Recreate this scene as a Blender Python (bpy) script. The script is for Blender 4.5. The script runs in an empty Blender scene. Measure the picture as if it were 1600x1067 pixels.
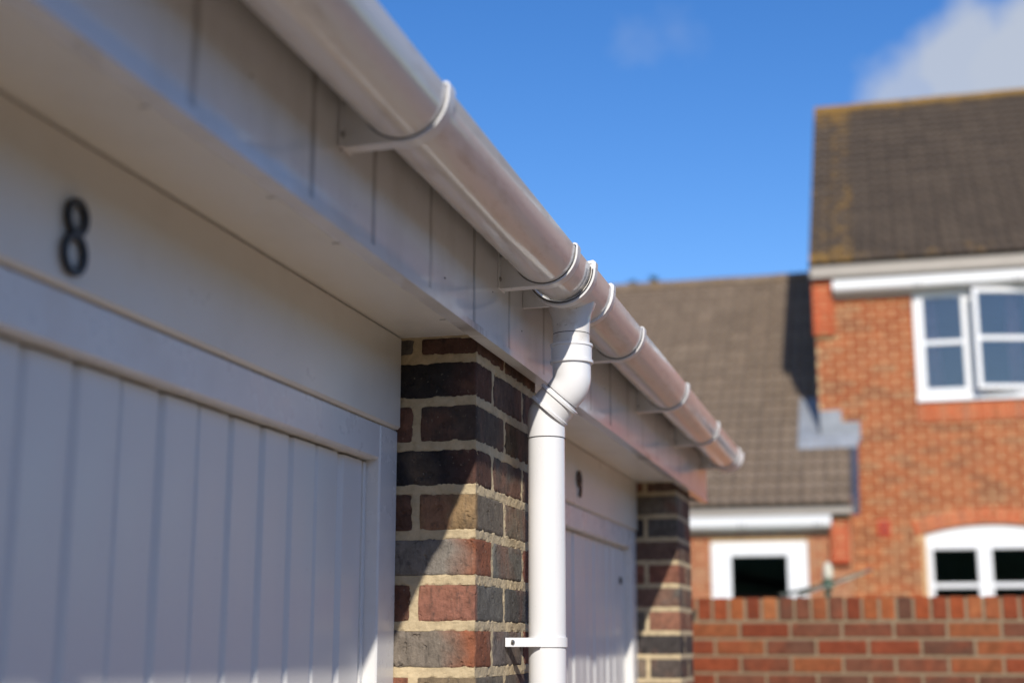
import bpy, math, random
import numpy as np
from mathutils import Vector, Matrix, noise

random.seed(7)
R = math.radians
SC = bpy.context.scene
COL = SC.collection

# ------------------------------------------------------------------ camera
cam_d = bpy.data.cameras.new("camera")
cam = bpy.data.objects.new("camera", cam_d)
COL.objects.link(cam)
cam.location = (0, 0, 1.70)
cam.rotation_euler = (R(90 + 11.857), 0, R(14.685))
cam_d.lens = 50
cam_d.sensor_width = 36
cam_d.clip_start = 0.02
cam_d.clip_end = 3000
cam_d.dof.use_dof = True
cam_d.dof.focus_distance = 2.55
cam_d.dof.aperture_fstop = 2.5
SC.camera = cam

# ------------------------------------------------------------------ sun, sky
SUN = Vector((1.0, -3.2, 2.11)).normalized()
sun_el = math.asin(SUN.z)
sun_az = math.atan2(SUN.x, SUN.y)
world = bpy.data.worlds.new("World")
SC.world = world
world.use_nodes = True
wn, wl = world.node_tree.nodes, world.node_tree.links
wn.clear()
w_out = wn.new('ShaderNodeOutputWorld')
sky = wn.new('ShaderNodeTexSky')
sky.sky_type = 'NISHITA'
sky.sun_disc = False
sky.sun_elevation = sun_el
sky.sun_rotation = sun_az
sky.altitude = 50
sky.air_density = 1.0
sky.dust_density = 0.35
sky.ozone_density = 2.6
bg = wn.new('ShaderNodeBackground')
bg.inputs['Strength'].default_value = 0.15
hs = wn.new('ShaderNodeHueSaturation')
hs.inputs['Saturation'].default_value = 1.32
hs.inputs['Hue'].default_value = 0.511
hs.inputs['Value'].default_value = 1.12
wl.new(sky.outputs['Color'], hs.inputs['Color'])
wl.new(hs.outputs['Color'], bg.inputs['Color'])
# scattered clouds all round the sky, by direction
tc = wn.new('ShaderNodeTexCoord')
nz = wn.new('ShaderNodeTexNoise')
nz.inputs['Scale'].default_value = 13.0
nz.inputs['Detail'].default_value = 9.0
nz.inputs['Roughness'].default_value = 0.62
wl.new(tc.outputs['Generated'], nz.inputs['Vector'])


def wmath(op, a, b=None, c=None, clamp=False):
    n = wn.new('ShaderNodeMath')
    n.operation = op
    n.use_clamp = clamp
    for i, v in enumerate((a, b, c)):
        if v is None:
            continue
        if isinstance(v, (int, float)):
            n.inputs[i].default_value = v
        else:
            wl.new(v, n.inputs[i])
    return n.outputs[0]


def cloud_blob(d, rad, soft, amount, stretch=1.0):
    d = Vector(d).normalized()
    sub = wn.new('ShaderNodeVectorMath')
    sub.operation = 'SUBTRACT'
    wl.new(tc.outputs['Generated'], sub.inputs[0])
    sub.inputs[1].default_value = d
    sc_ = wn.new('ShaderNodeVectorMath')
    sc_.operation = 'MULTIPLY'
    wl.new(sub.outputs[0], sc_.inputs[0])
    sc_.inputs[1].default_value = (1, 1, stretch)
    ln = wn.new('ShaderNodeVectorMath')
    ln.operation = 'LENGTH'
    wl.new(sc_.outputs[0], ln.inputs[0])
    base = wmath('SUBTRACT', rad, ln.outputs['Value'])
    pert = wmath('MULTIPLY_ADD', nz.outputs['Fac'], soft * 5.0, -soft * 2.4)
    tot = wmath('ADD', base, pert)
    dv = wmath('DIVIDE', tot, soft * 1.5, clamp=True)
    return wmath('MULTIPLY', dv, amount)


CLOUDS = [((0.040, 0.930, 0.350), 0.050, 0.016, 0.72, 1.0), ((0.068, 0.926, 0.365), 0.054, 0.016, 0.86, 1.0), ((0.110, 0.926, 0.358), 0.062, 0.016, 0.90, 1.0), ((0.15, 0.93, 0.33), 0.06, 0.02, 0.66, 1.0),
          ((-0.150, 0.905, 0.397), 0.020, 0.030, 0.24, 1.0), ((-0.120, 0.905, 0.405), 0.014, 0.030, 0.18, 1.0), ((0.75, 0.6, 0.36), 0.14, 0.05, 0.6, 1.2),
          ((-0.8, -0.2, 0.42), 0.16, 0.05, 0.55, 1.2), ((0.6, -0.6, 0.5), 0.13, 0.05, 0.5, 1.2),
          ((-0.5, 0.6, 0.62), 0.10, 0.05, 0.35, 1.2), ((0.2, 0.1, 0.95), 0.12, 0.06, 0.25, 1.0)]
msk = None
for c in CLOUDS:
    b = cloud_blob(*c)
    msk = b if msk is None else wmath('MAXIMUM', msk, b)
bg2 = wn.new('ShaderNodeBackground')
bg2.inputs['Color'].default_value = (0.58, 0.63, 0.72, 1)
bg2.inputs['Strength'].default_value = 0.98
mx = wn.new('ShaderNodeMixShader')
wl.new(msk, mx.inputs[0])
wl.new(bg.outputs[0], mx.inputs[1])
wl.new(bg2.outputs[0], mx.inputs[2])
wl.new(mx.outputs[0], w_out.inputs['Surface'])

sun_d = bpy.data.lights.new("sun", 'SUN')
sun_d.energy = 4.7
sun_d.angle = R(0.53)
sun_d.color = (1.0, 0.93, 0.82)
sun = bpy.data.objects.new("sun", sun_d)
COL.objects.link(sun)
sun.rotation_euler = (-SUN).to_track_quat('-Z', 'Y').to_euler()
sun.location = SUN * 40

vs = SC.view_settings
vs.view_transform = 'Standard'
vs.look = 'None'
vs.exposure = -0.08
vs.gamma = 1
vs.use_curve_mapping = False
SC.cycles.use_denoising = True
SC.cycles.max_bounces = 10
SC.cycles.diffuse_bounces = 5
SC.cycles.sample_clamp_indirect = 6


# ------------------------------------------------------------------ materials
class NT:
    """small node-tree helper"""

    def __init__(self, name):
        self.m = bpy.data.materials.new(name)
        self.m.use_nodes = True
        self.n = self.m.node_tree.nodes
        self.l = self.m.node_tree.links
        self.b = self.n['Principled BSDF']
        self.tc = self.n.new('ShaderNodeTexCoord')

    def set(self, **k):
        for a, v in k.items():
            s = self.b.inputs[a.replace('_', ' ')]
            if isinstance(v, (int, float, tuple)):
                s.default_value = v
            else:
                self.l.new(v, s)
        return self

    def link(self, a, b):
        if isinstance(a, (int, float, tuple)):
            b.default_value = a
        else:
            self.l.new(a, b)

    def coord(self, kind='Object', scale=(1, 1, 1), rnd=False):
        mp = self.n.new('ShaderNodeMapping')
        mp.inputs['Scale'].default_value = scale
        self.l.new(self.tc.outputs[kind], mp.inputs['Vector'])
        if rnd:
            oi = self.n.new('ShaderNodeObjectInfo')
            mu = self.n.new('ShaderNodeVectorMath')
            mu.operation = 'SCALE'
            mu.inputs[0].default_value = (31, 47, 23)
            self.l.new(oi.outputs['Random'], mu.inputs['Scale'])
            self.l.new(mu.outputs[0], mp.inputs['Location'])
        return mp.outputs[0]

    def noise(self, vec, scale, detail=4, rough=.55, dist=0):
        t = self.n.new('ShaderNodeTexNoise')
        t.inputs['Scale'].default_value = scale
        t.inputs['Detail'].default_value = detail
        t.inputs['Roughness'].default_value = rough
        t.inputs['Distortion'].default_value = dist
        self.l.new(vec, t.inputs['Vector'])
        return t.outputs['Fac']

    def ramp(self, fac, stops, interp='LINEAR'):
        r = self.n.new('ShaderNodeValToRGB')
        r.color_ramp.interpolation = interp
        els = r.color_ramp.elements
        while len(els) < len(stops):
            els.new(0.5)
        for e, (p, c) in zip(els, stops):
            e.position = p
            e.color = (c, c, c, 1) if isinstance(c, (int, float)) else (*c, 1)
        self.l.new(fac, r.inputs[0])
        return r.outputs['Color']

    def mix(self, fac, a, b, mode='MIX'):
        m = self.n.new('ShaderNodeMix')
        m.data_type = 'RGBA'
        m.blend_type = mode
        self.link(fac, m.inputs['Factor'])
        for v, s in ((a, m.inputs['A']), (b, m.inputs['B'])):
            self.link((*v, 1) if isinstance(v, tuple) and len(v) == 3 else v, s)
        return m.outputs['Result']

    def math(self, op, a, b=0.0, clamp=False):
        m = self.n.new('ShaderNodeMath')
        m.operation = op
        m.use_clamp = clamp
        self.link(a, m.inputs[0])
        self.link(b, m.inputs[1])
        return m.outputs[0]

    def bump(self, h, strength, dist, normal=None):
        b = self.n.new('ShaderNodeBump')
        b.inputs['Strength'].default_value = strength
        b.inputs['Distance'].default_value = dist
        self.l.new(h, b.inputs['Height'])
        if normal is not None:
            self.l.new(normal, b.inputs['Normal'])
        self.l.new(b.outputs[0], self.b.inputs['Normal'])
        return b.outputs[0]

    def oinfo(self, o):
        n = self.n.new('ShaderNodeObjectInfo')
        return n.outputs[o]

    def island(self):
        return self.n.new('ShaderNodeNewGeometry').outputs['Random Per Island']


def pvc(name, base, rough, dirt=(0.35, 0.33, 0.29), dirt_amt=0.5, streak=(3, .6, 3), bump=0.0, rvar=.16):
    t = NT(name)
    v = t.coord('Object', streak)
    n1 = t.noise(v, 5, 6, .62)
    n2 = t.noise(t.coord('Object'), 55, 3, .6)
    d = t.math('MULTIPLY', t.ramp(n1, [(.50, 0), (.80, 1)]), dirt_amt)
    c = t.mix(d, base, dirt)
    sp = t.ramp(t.noise(t.coord('Object'), 160, 2, .5), [(.70, 0), (.76, 1)])
    c = t.mix(t.math('MULTIPLY', sp, dirt_amt * .7), c, (0.16, .14, .12))
    t.set(Base_Color=c, Roughness=t.ramp(n1, [(.3, rough), (.75, rough + rvar)]))
    t.b.inputs['IOR'].default_value = 1.54
    if bump:
        t.bump(t.noise(t.coord('Object'), 9, 3, .5), bump, .01)
    return t.m


M = {}
M['fascia'] = pvc('fascia_pvc', (.77, .77, .77), .07, (.46, .43, .38), .42, (1, 1.4, .5), .06, .10)
def fascia_mat():
    m = M['fascia']
    nt = m.node_tree
    n, l = nt.nodes, nt.links
    b = n['Principled BSDF']
    old = b.inputs['Base Color'].links[0].from_socket
    tc_ = n.new('ShaderNodeTexCoord')
    sp = n.new('ShaderNodeSeparateXYZ')
    l.new(tc_.outputs['Generated'], sp.inputs[0])

    def mth(op, a, c):
        q = n.new('ShaderNodeMath')
        q.operation = op
        q.use_clamp = op == 'MULTIPLY'
        for i_, v_ in enumerate((a, c)):
            if isinstance(v_, float):
                q.inputs[i_].default_value = v_
            else:
                l.new(v_, q.inputs[i_])
        return q.outputs[0]
    no = n.new('ShaderNodeTexNoise')
    mp = n.new('ShaderNodeMapping')
    mp.inputs['Scale'].default_value = (1, 6, .6)
    l.new(tc_.outputs['Object'], mp.inputs['Vector'])
    l.new(mp.outputs[0], no.inputs['Vector'])
    no.inputs['Scale'].default_value = 26
    no.inputs['Detail'].default_value = 5
    e = mth('MINIMUM', sp.outputs['Y'], mth('SUBTRACT', 1.0, sp.outputs['Y']))
    w_ = mth('MULTIPLY', no.outputs['Fac'], .085)
    st = mth('MULTIPLY', mth('SUBTRACT', w_, e), 26.0)
    st = mth('MULTIPLY', st, .5)
    mx_ = n.new('ShaderNodeMix')
    mx_.data_type = 'RGBA'
    l.new(st, mx_.inputs['Factor'])
    l.new(old, mx_.inputs['A'])
    mx_.inputs['B'].default_value = (.17, .145, .12, 1)
    l.new(mx_.outputs['Result'], b.inputs['Base Color'])


fascia_mat()
M['soffit'] = pvc('soffit_paint', (.80, .79, .75), .30, (.5, .46, .38), .25, (1, 1, 1), .02)
M['gutter'] = pvc('gutter_pvc', (.78, .755, .72), .06, (.36, .29, .22), .55, (9, 1.6, 9), .03, .14)
M['bracket'] = pvc('bracket_pvc', (.76, .76, .76), .25, (.42, .39, .35), .25, (4, 4, 4))
M['pipe'] = pvc('pipe_pvc', (.82, .82, .83), .16, (.55, .52, .48), .16, (5, 5, 1))
M['door'] = pvc('door_paint', (.77, .765, .745), .30, (.61, .59, .57), .25, (2, 2, .5), .02)
M['frame'] = pvc('frame_paint', (.78, .775, .76), .22, (.58, .55, .52), .3, (2, 2, 2), .03)
M['header'] = pvc('header_paint', (.80, .765, .69), .26, (.6, .55, .47), .3, (1.5, 1.5, 1.5), .03)
M['upvc'] = pvc('window_pvc', (.82, .82, .82), .25, (.7, .7, .68), .2, (1, 1, 1))
M['eaves'] = pvc('eaves_board', (.36, .32, .275), .5, (.28, .25, .21), .5, (.7, 3, 3))


def plain(name, c, rough, metal=0, nscale=30, var=.25, bumps=0.0):
    t = NT(name)
    n = t.noise(t.coord(), nscale, 4)
    t.set(Base_Color=t.mix(t.ramp(n, [(.3, 0), (.7, 1)]), tuple(x * (1 - var) for x in c), tuple(min(1, x * (1 + var)) for x in c)),
          Roughness=rough, Metallic=metal)
    if bumps:
        t.bump(n, bumps, .004)
    return t.m


M['black'] = plain('black_iron', (.012, .012, .014), .35)
M['seam'] = plain('dark_seam', (.05, .045, .045), .7)
M['screw'] = plain('screw_steel', (.35, .34, .32), .4, 1)
M['lead'] = plain('lead_sheet', (.25, .27, .30), .55, 0, 5, .2, .2)
M['slate'] = plain('verge_slate', (.045, .055, .085), .6, 0, 5, .2)
M['curtain'] = plain('pink_curtain', (.62, .30, .35), .8, 0, 12, .3)
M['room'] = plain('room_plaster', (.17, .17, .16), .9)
M['green_metal'] = plain('green_plastic', (.02, .075, .045), .45)
M['alu'] = plain('grey_tube', (.075, .085, .055), .5, .2)
M['cream'] = plain('cream_cover', (.62, .58, .45), .6)
M['terracotta'] = plain('terracotta', (.52, .055, .018), .85)
M['felt'] = plain('roof_felt', (.07, .065, .06), .9)
M['bark'] = plain('bark', (.09, .065, .045), .9, 0, 20, .3, .5)


def brick_mat(name, flash, speck=.5, island=None, bumpk=1.0, scale=1.0, grime=(.05, .045, .042), end=None):
    t = NT(name)
    v = t.coord('Object', (1, 1, 1), True)
    if island:
        col = t.ramp(t.island(), island, 'CONSTANT')
    else:
        col = t.oinfo('Color')
    big = t.noise(v, 7.5 * scale, 3, .55, .5)
    c = t.mix(t.math('MULTIPLY', t.ramp(big, [(.50, 0), (.66, 1)]), .6), col, flash)
    if end:
        sp = t.n.new('ShaderNodeSeparateXYZ')
        t.l.new(t.tc.outputs['Generated'], sp.inputs[0])
        g = t.math('ADD', sp.outputs[end[0]], t.math('MULTIPLY', t.math('SUBTRACT', big, .5), end[3]))
        c = t.mix(t.math('MULTIPLY', t.ramp(g, [(end[1], 0), (end[2], 1)]), t.math('SUBTRACT', 1.0, t.oinfo('Alpha'))), c, end[4])
    mid = t.noise(v, 42 * scale, 5, .65)
    c = t.mix(1.0, c, t.ramp(mid, [(.25, .62), (.75, 1.3)]), 'MULTIPLY')
    drk = t.ramp(t.noise(v, 70 * scale, 3, .7), [(.60, 0), (.70, 1)])
    c = t.mix(t.math('MULTIPLY', drk, speck), c, grime)
    wht = t.ramp(t.noise(v, 150 * scale, 2, .6), [(.68, 0), (.74, 1)])
    c = t.mix(t.math('MULTIPLY', wht, .35 if end else .12), c, (.5, .44, .34))
    if end:
        sv = t.coord('Object', (1, 1, .28), True)
        stk = t.noise(sv, 130, 5, .7)
        c = t.mix(t.math('MULTIPLY', t.ramp(stk, [(.52, 0), (.68, 1)]), .55), c, (.05, .044, .04))
        pit = t.ramp(t.noise(v, 55, 2, .5), [(.30, 0), (.38, 1)])
        mid = t.math('ADD', mid, t.math('ADD', t.math('MULTIPLY', stk, .8), t.math('MULTIPLY', pit, .8)))
    t.set(Base_Color=c, Roughness=.88)
    t.b.inputs['Specular IOR Level'].default_value = .2
    h = t.math('ADD', mid, t.math('MULTIPLY', t.noise(v, 230 * scale, 4, .7), .5))
    t.bump(h, min(1, .8 * bumpk), .006)
    return t.m


M['pier_brick'] = brick_mat('pier_brick', (.26, .125, .08), .6, end=('X', 2.0, 2.1, .1, (.3, .1, .06)))
M['pier_brick_end'] = brick_mat('pier_brick_end', (.22, .16, .11), .6, end=('X', .70, .95, .55, (.29, .11, .06)))
M['pier_brick_face'] = brick_mat('pier_brick_face', (.30, .135, .085), .5, end=('Y', .02, .10, .10, (.16, .15, .13)))
M['pier_brick_far'] = brick_mat('pier_brick_rows', (.26, .10, .065), .5,
                                [(0, (.10, .08, .07)), (.3, (.16, .10, .075)), (.55, (.25, .10, .065)), (.8, (.07, .06, .06))])
M['wall_brick'] = brick_mat('garden_wall_brick', (.24, .06, .026), .3, None, .8, .6)
M['wall_brick_far'] = brick_mat('garden_wall_brick_rows', (.30, .075, .03), .25,
                                [(0, (.29, .07, .027)), (.3, (.18, .062, .034)), (.6, (.36, .088, .03)), (.85, (.145, .062, .037))], .7, .8)
M['house_brick'] = brick_mat('house_brick', (.32, .085, .032), .12, None, .5, .6, (.16, .10, .07))
M['house_brick_far'] = brick_mat('house_brick_rows', (.34, .105, .05), .12,
                                 [(0, (.36, .105, .045)), (.3, (.40, .13, .06)), (.6, (.33, .09, .04)), (.8, (.32, .14, .075))], .5, .6, (.16, .10, .07))


def mortar_mat(name, c, k=1.0):
    t = NT(name)
    v = t.coord()
    n = t.noise(v, 38, 6, .7)
    f = t.noise(v, 420, 3, .7)
    t.set(Base_Color=t.mix(t.ramp(n, [(.3, 0), (.7, 1)]), tuple(x * .74 for x in c), tuple(min(1, x * 1.12) for x in c)), Roughness=.95)
    t.bump(t.math('ADD', n, t.math('MULTIPLY', f, .6)), .6 * k, .003)
    return t.m


M['mortar'] = mortar_mat('pier_mortar', (.55, .44, .275))
M['mortar_wall'] = mortar_mat('wall_mortar', (.26, .195, .12), .6)
M['mortar_house'] = mortar_mat('house_mortar', (.62, .41, .21), .4)


def tile_mat():
    t = NT('roof_tile')
    v = t.coord('Object', (1, 1, 1), True)
    col = t.oinfo('Color')
    n = t.noise(v, 14, 5, .65)
    c = t.mix(1.0, col, t.ramp(n, [(.25, .6), (.75, 1.35)]), 'MULTIPLY')
    sp = t.ramp(t.noise(v, 45, 3, .6), [(.62, 0), (.7, 1)])
    c = t.mix(t.math('MULTIPLY', sp, .3), c, (.30, .27, .22))
    li = t.noise(t.n.new('ShaderNodeNewGeometry').outputs['Position'], 6.5, 7, .68)
    amt = t.oinfo('Alpha')
    f = t.math('MULTIPLY', t.math('SUBTRACT', t.math('ADD', li, amt), 1.0), 5.0, True)
    c = t.mix(t.math('MULTIPLY', f, .85), c, (.27, .15, .03))
    t.set(Base_Color=c, Roughness=.9)
    t.bump(n, .4, .006)
    return t.m


M['tile'] = tile_mat()


def glass_mat():
    t = NT('window_glass')
    n, l = t.n, t.l
    out = n['Material Output']
    fr = n.new('ShaderNodeFresnel')
    fr.inputs['IOR'].default_value = 1.9
    tr = n.new('ShaderNodeBsdfTransparent')
    tr.inputs['Color'].default_value = (.78, .84, .85, 1)
    gl = n.new('ShaderNodeBsdfGlossy')
    gl.inputs['Roughness'].default_value = .01
    gl.inputs['Color'].default_value = (.95, .97, 1, 1)
    mx_ = n.new('ShaderNodeMixShader')
    l.new(fr.outputs[0], mx_.inputs[0])
    l.new(tr.outputs[0], mx_.inputs[1])
    l.new(gl.outputs[0], mx_.inputs[2])
    l.new(mx_.outputs[0], out.inputs['Surface'])
    n.remove(t.b)
    return t.m


M['glass'] = glass_mat()


def ground_mat():
    t = NT('concrete_drive')
    v = t.coord()
    n1 = t.noise(v, .8, 5, .6)
    n2 = t.noise(v, 60, 4, .7)
    c = t.mix(t.ramp(n1, [(.3, 0), (.7, 1)]), (.31, .24, .17), (.39, .31, .225))
    c = t.mix(1.0, c, t.ramp(n2, [(.2, .7), (.8, 1.25)]), 'MULTIPLY')
    t.set(Base_Color=c, Roughness=.92)
    t.bump(n2, .4, .004)
    return t.m


M['ground'] = ground_mat()
M['lawn'] = plain('lawn_grass', (.06, .10, .03), .9, 0, 8, .4, .6)
M['leaf'] = plain('conifer_leaf', (.12, .18, .08), .7, 0, 3, .4)


# ------------------------------------------------------------------ mesh helpers
def mesh(name, v, f, mat, smooth=False):
    me = bpy.data.meshes.new(name)
    me.from_pydata([tuple(p) for p in v], [], [tuple(q) for q in f])
    if mat is not None:
        me.materials.append(M[mat] if isinstance(mat, str) else mat)
    if smooth:
        me.polygons.foreach_set('use_smooth', [True] * len(me.polygons))
        if smooth != 'all':
            me.set_sharp_from_angle(angle=R(smooth if not isinstance(smooth, bool) else 35))
    me.update()
    return me


def link(name, me, parent=None, loc=None, rot=None, scale=None, color=None):
    o = bpy.data.objects.new(name, me)
    COL.objects.link(o)
    if loc is not None:
        o.location = loc
    if rot is not None:
        o.rotation_euler = rot
    if scale is not None:
        o.scale = scale
    if color is not None:
        o.color = color
    if parent is not None:
        o.parent = parent
        if parent.parent is None:
            o.matrix_parent_inverse = Matrix.Translation(-Vector(parent.location))
    return o


def thing(name, label, cat, loc, group=None):
    o = bpy.data.objects.new(name, None)
    COL.objects.link(o)
    o.empty_display_size = .2
    o.location = loc
    o['label'] = label
    o['category'] = cat
    if group:
        o['group'] = group
    return o


class MB:
    def __init__(self):
        self.v, self.f = [], []

    def add(self, v, f):
        k = len(self.v)
        self.v += [tuple(p) for p in v]
        self.f += [tuple(i + k for i in q) for q in f]
        return self

    def box(self, x0, x1, y0, y1, z0, z1):
        return self.add([(x0, y0, z0), (x1, y0, z0), (x1, y1, z0), (x0, y1, z0), (x0, y0, z1), (x1, y0, z1), (x1, y1, z1), (x0, y1, z1)],
                        [(0, 3, 2, 1), (4, 5, 6, 7), (0, 1, 5, 4), (1, 2, 6, 5), (2, 3, 7, 6), (3, 0, 4, 7)])

    def cbox(self, x0, x1, y0, y1, z0, z1, c=.002):
        v, f = chamfer(x1 - x0, y1 - y0, z1 - z0, c)
        return self.add([(p[0] + (x0 + x1) / 2, p[1] + (y0 + y1) / 2, p[2] + (z0 + z1) / 2) for p in v], f)

    def prism(self, poly, axis, a, b):
        """poly in the two other axes, extruded along axis from a to b"""
        n = len(poly)

        def P(p, t):
            return {'x': (t, p[0], p[1]), 'y': (p[0], t, p[1]), 'z': (p[0], p[1], t)}[axis]
        v = [P(p, a) for p in poly] + [P(p, b) for p in poly]
        f = [tuple(range(n)), tuple(reversed(range(n, 2 * n)))]
        f += [(i, (i + 1) % n + 0, (i + 1) % n + n, i + n)[::-1] for i in range(n)]
        return self.add(v, f)

    def tube(self, path, radii, seg=28, caps=True):
        """circular sweep with parallel frames; path list of Vector, radii per point"""
        path = [Vector(p) for p in path]
        tang = []
        for i in range(len(path)):
            a = path[max(0, i - 1)]
            b = path[min(len(path) - 1, i + 1)]
            d = b - a
            tang.append(d.normalized() if d.length > 1e-9 else (tang[-1] if tang else Vector((0, 0, 1))))
        up = Vector((0, 1, 0)) if abs(tang[0].y) < .9 else Vector((1, 0, 0))
        v, f = [], []
        for i, (p, t) in enumerate(zip(path, tang)):
            u = (up - t * up.dot(t)).normalized()
            w = t.cross(u)
            for k in range(seg):
                a = 2 * math.pi * k / seg
                v.append(p + (u * math.cos(a) + w * math.sin(a)) * radii[i])
        for i in range(len(path) - 1):
            for k in range(seg):
                k2 = (k + 1) % seg
                f.append((i * seg + k, i * seg + k2, (i + 1) * seg + k2, (i + 1) * seg + k))
        if caps:
            f.append(tuple(reversed(range(seg))))
            f.append(tuple(range((len(path) - 1) * seg, len(path) * seg)))
        return self.add(v, f)

    def build(self, name, mat, parent=None, smooth=False, **k):
        return link(name, mesh(name, self.v, self.f, mat, smooth), parent, **k)


def chamfer(sx, sy, sz, c):
    hx, hy, hz = sx / 2, sy / 2, sz / 2
    v, idx = [], {}
    for i in (-1, 1):
        for j in (-1, 1):
            for k in (-1, 1):
                idx[i, j, k, 'x'] = len(v)
                v.append((i * hx, j * (hy - c), k * (hz - c)))
                idx[i, j, k, 'y'] = len(v)
                v.append((i * (hx - c), j * hy, k * (hz - c)))
                idx[i, j, k, 'z'] = len(v)
                v.append((i * (hx - c), j * (hy - c), k * hz))
    f = []
    quad = [(-1, -1), (1, -1), (1, 1), (-1, 1)]
    for s in (-1, 1):
        q = [idx[s, a, b, 'x'] for a, b in quad]
        f.append(q if s > 0 else q[::-1])
        q = [idx[a, s, b, 'y'] for a, b in quad]
        f.append(q[::-1] if s > 0 else q)
        q = [idx[a, b, s, 'z'] for a, b in quad]
        f.append(q if s > 0 else q[::-1])
    for a in (-1, 1):
        for b in (-1, 1):
            f.append([idx[a, b, -1, 'x'], idx[a, b, 1, 'x'], idx[a, b, 1, 'y'], idx[a, b, -1, 'y']][::a * b])
            f.append([idx[a, -1, b, 'x'], idx[a, -1, b, 'z'], idx[a, 1, b, 'z'], idx[a, 1, b, 'x']][::a * b])
            f.append([idx[-1, a, b, 'y'], idx[1, a, b, 'y'], idx[1, a, b, 'z'], idx[-1, a, b, 'z']][::a * b])
    for i in (-1, 1):
        for j in (-1, 1):
            for k in (-1, 1):
                t = [idx[i, j, k, 'x'], idx[i, j, k, 'y'], idx[i, j, k, 'z']]
                f.append(t if i * j * k > 0 else t[::-1])
    return v, f


def rough_brick(sx, sy, sz, seed, amp=1.0, step=.022):
    """rounded, worn brick: lattice box with irregular arrises"""
    r = .0045

    def ax(s):
        n = max(2, int(s / step))
        inner = [(-s / 2 + .006) + (s - .012) * i / n for i in range(n + 1)]
        return [-s / 2, -s / 2 + .0022] + inner + [s / 2 - .0022, s / 2]
    A = [ax(sx), ax(sy), ax(sz)]
    H = (sx / 2, sy / 2, sz / 2)
    idx, v, f = {}, [], []
    off = Vector((seed * 3.17, seed * 1.31, seed * 2.71))

    def vert(i, j, k):
        key = (i, j, k)
        if key in idx:
            return idx[key]
        p = Vector((A[0][i], A[1][j], A[2][k]))
        c = Vector([max(-h + r, min(h - r, q)) for q, h in zip(p, H)])
        d = p - c
        nrm = d.normalized() if d.length > 1e-9 else Vector((0, 0, 0))
        if d.length > 1e-9:
            m = max(abs(d.x), abs(d.y), abs(d.z))
            d = nrm * m
        q = c + d
        edge = sum(1 for a, h in zip(p, H) if abs(a) > h - .009)
        n1 = noise.noise_vector((q + off) * 26) * .0011
        n2 = noise.noise_vector((q + off) * 110) * (.0011 if edge > 1 else .0007)
        chip = max(0, noise.noise((q + off) * 40) - .28) * (.010 if edge > 1 else .0)
        q = q + (n1 + n2) * amp - nrm * chip * amp
        idx[key] = len(v)
        v.append(q)
        return idx[key]
    nx, ny, nz_ = len(A[0]) - 1, len(A[1]) - 1, len(A[2]) - 1
    for i in range(nx):
        for j in range(ny):
            f.append((vert(i, j, 0), vert(i, j + 1, 0), vert(i + 1, j + 1, 0), vert(i + 1, j, 0)))
            f.append((vert(i, j, nz_), vert(i + 1, j, nz_), vert(i + 1, j + 1, nz_), vert(i, j + 1, nz_)))
    for i in range(nx):
        for k in range(nz_):
            f.append((vert(i, 0, k), vert(i + 1, 0, k), vert(i + 1, 0, k + 1), vert(i, 0, k + 1)))
            f.append((vert(i, ny, k), vert(i, ny, k + 1), vert(i + 1, ny, k + 1), vert(i + 1, ny, k)))
    for j in range(ny):
        for k in range(nz_):
            f.append((vert(0, j, k), vert(0, j, k + 1), vert(0, j + 1, k + 1), vert(0, j + 1, k)))
            f.append((vert(nx, j, k), vert(nx, j + 1, k), vert(nx, j + 1, k + 1), vert(nx, j, k + 1)))
    return v, f


def struct(o):
    o['kind'] = 'structure'
    return o


# ------------------------------------------------------------------ ground
struct(MB().add([(-400, -400, 0), (400, -400, 0), (400, 400, 0), (-400, 400, 0)], [(0, 1, 2, 3)]).build('ground', 'ground'))
struct(MB().add([(-6, 6.75, .004), (7, 6.75, .004), (7, 14.5, .004), (-6, 14.5, .004)], [(0, 1, 2, 3)]).build('lawn', 'lawn'))

# ------------------------------------------------------------------ garage block
ZS = 2.214          # soffit
XF = -.633          # fascia face
XP = -.664          # pier front face
XH = -.796          # header board face
garage = thing('garage_block', 'row of white fronted brick garages numbered 8 and 9 under a white fascia', 'garage', (-3, 1.5, 0))

ROW = .0752
BH = .0615


def brick_rows(y0, width, narrow):
    """bricks of a pier: list of (row, x0, x1, y0, y1, z0, z1)"""
    out = []
    for k in range(0, 30):
        zt = 2.168 - ROW * (k - 1)
        zb = zt - BH
        if k == 0:
            zt = ZS - .003
        if zt < .06:
            break
        zb = max(zb, .003)
        D = -.879
        if k % 2:
            out.append((k, D, XP, y0, y0 + .101, zb, zt))
            if narrow:
                out.append((k, XP - .1025, XP, y0 + .111, y0 + width, zb, zt))
                out.append((k, D, XP - .1125, y0 + .111, y0 + width, zb, zt))
            else:
                out.append((k, XP - .1025, XP, y0 + .112, y0 + .314, zb, zt))
                out.append((k, D, XP, y0 + .325, y0 + width, zb, zt))
        else:
            s = .182
            out.append((k, XP - .1, XP, y0, y0 + s, zb, zt))
            out.append((k, XP - .1, XP, y0 + s + .011, y0 + width, zb, zt))
            out.append((k, D, XP - .113, y0, y0 + s - .02, zb, zt))
            out.append((k, D, XP - .113, y0 + s - .008, y0 + width, zb, zt))
    return out


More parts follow.
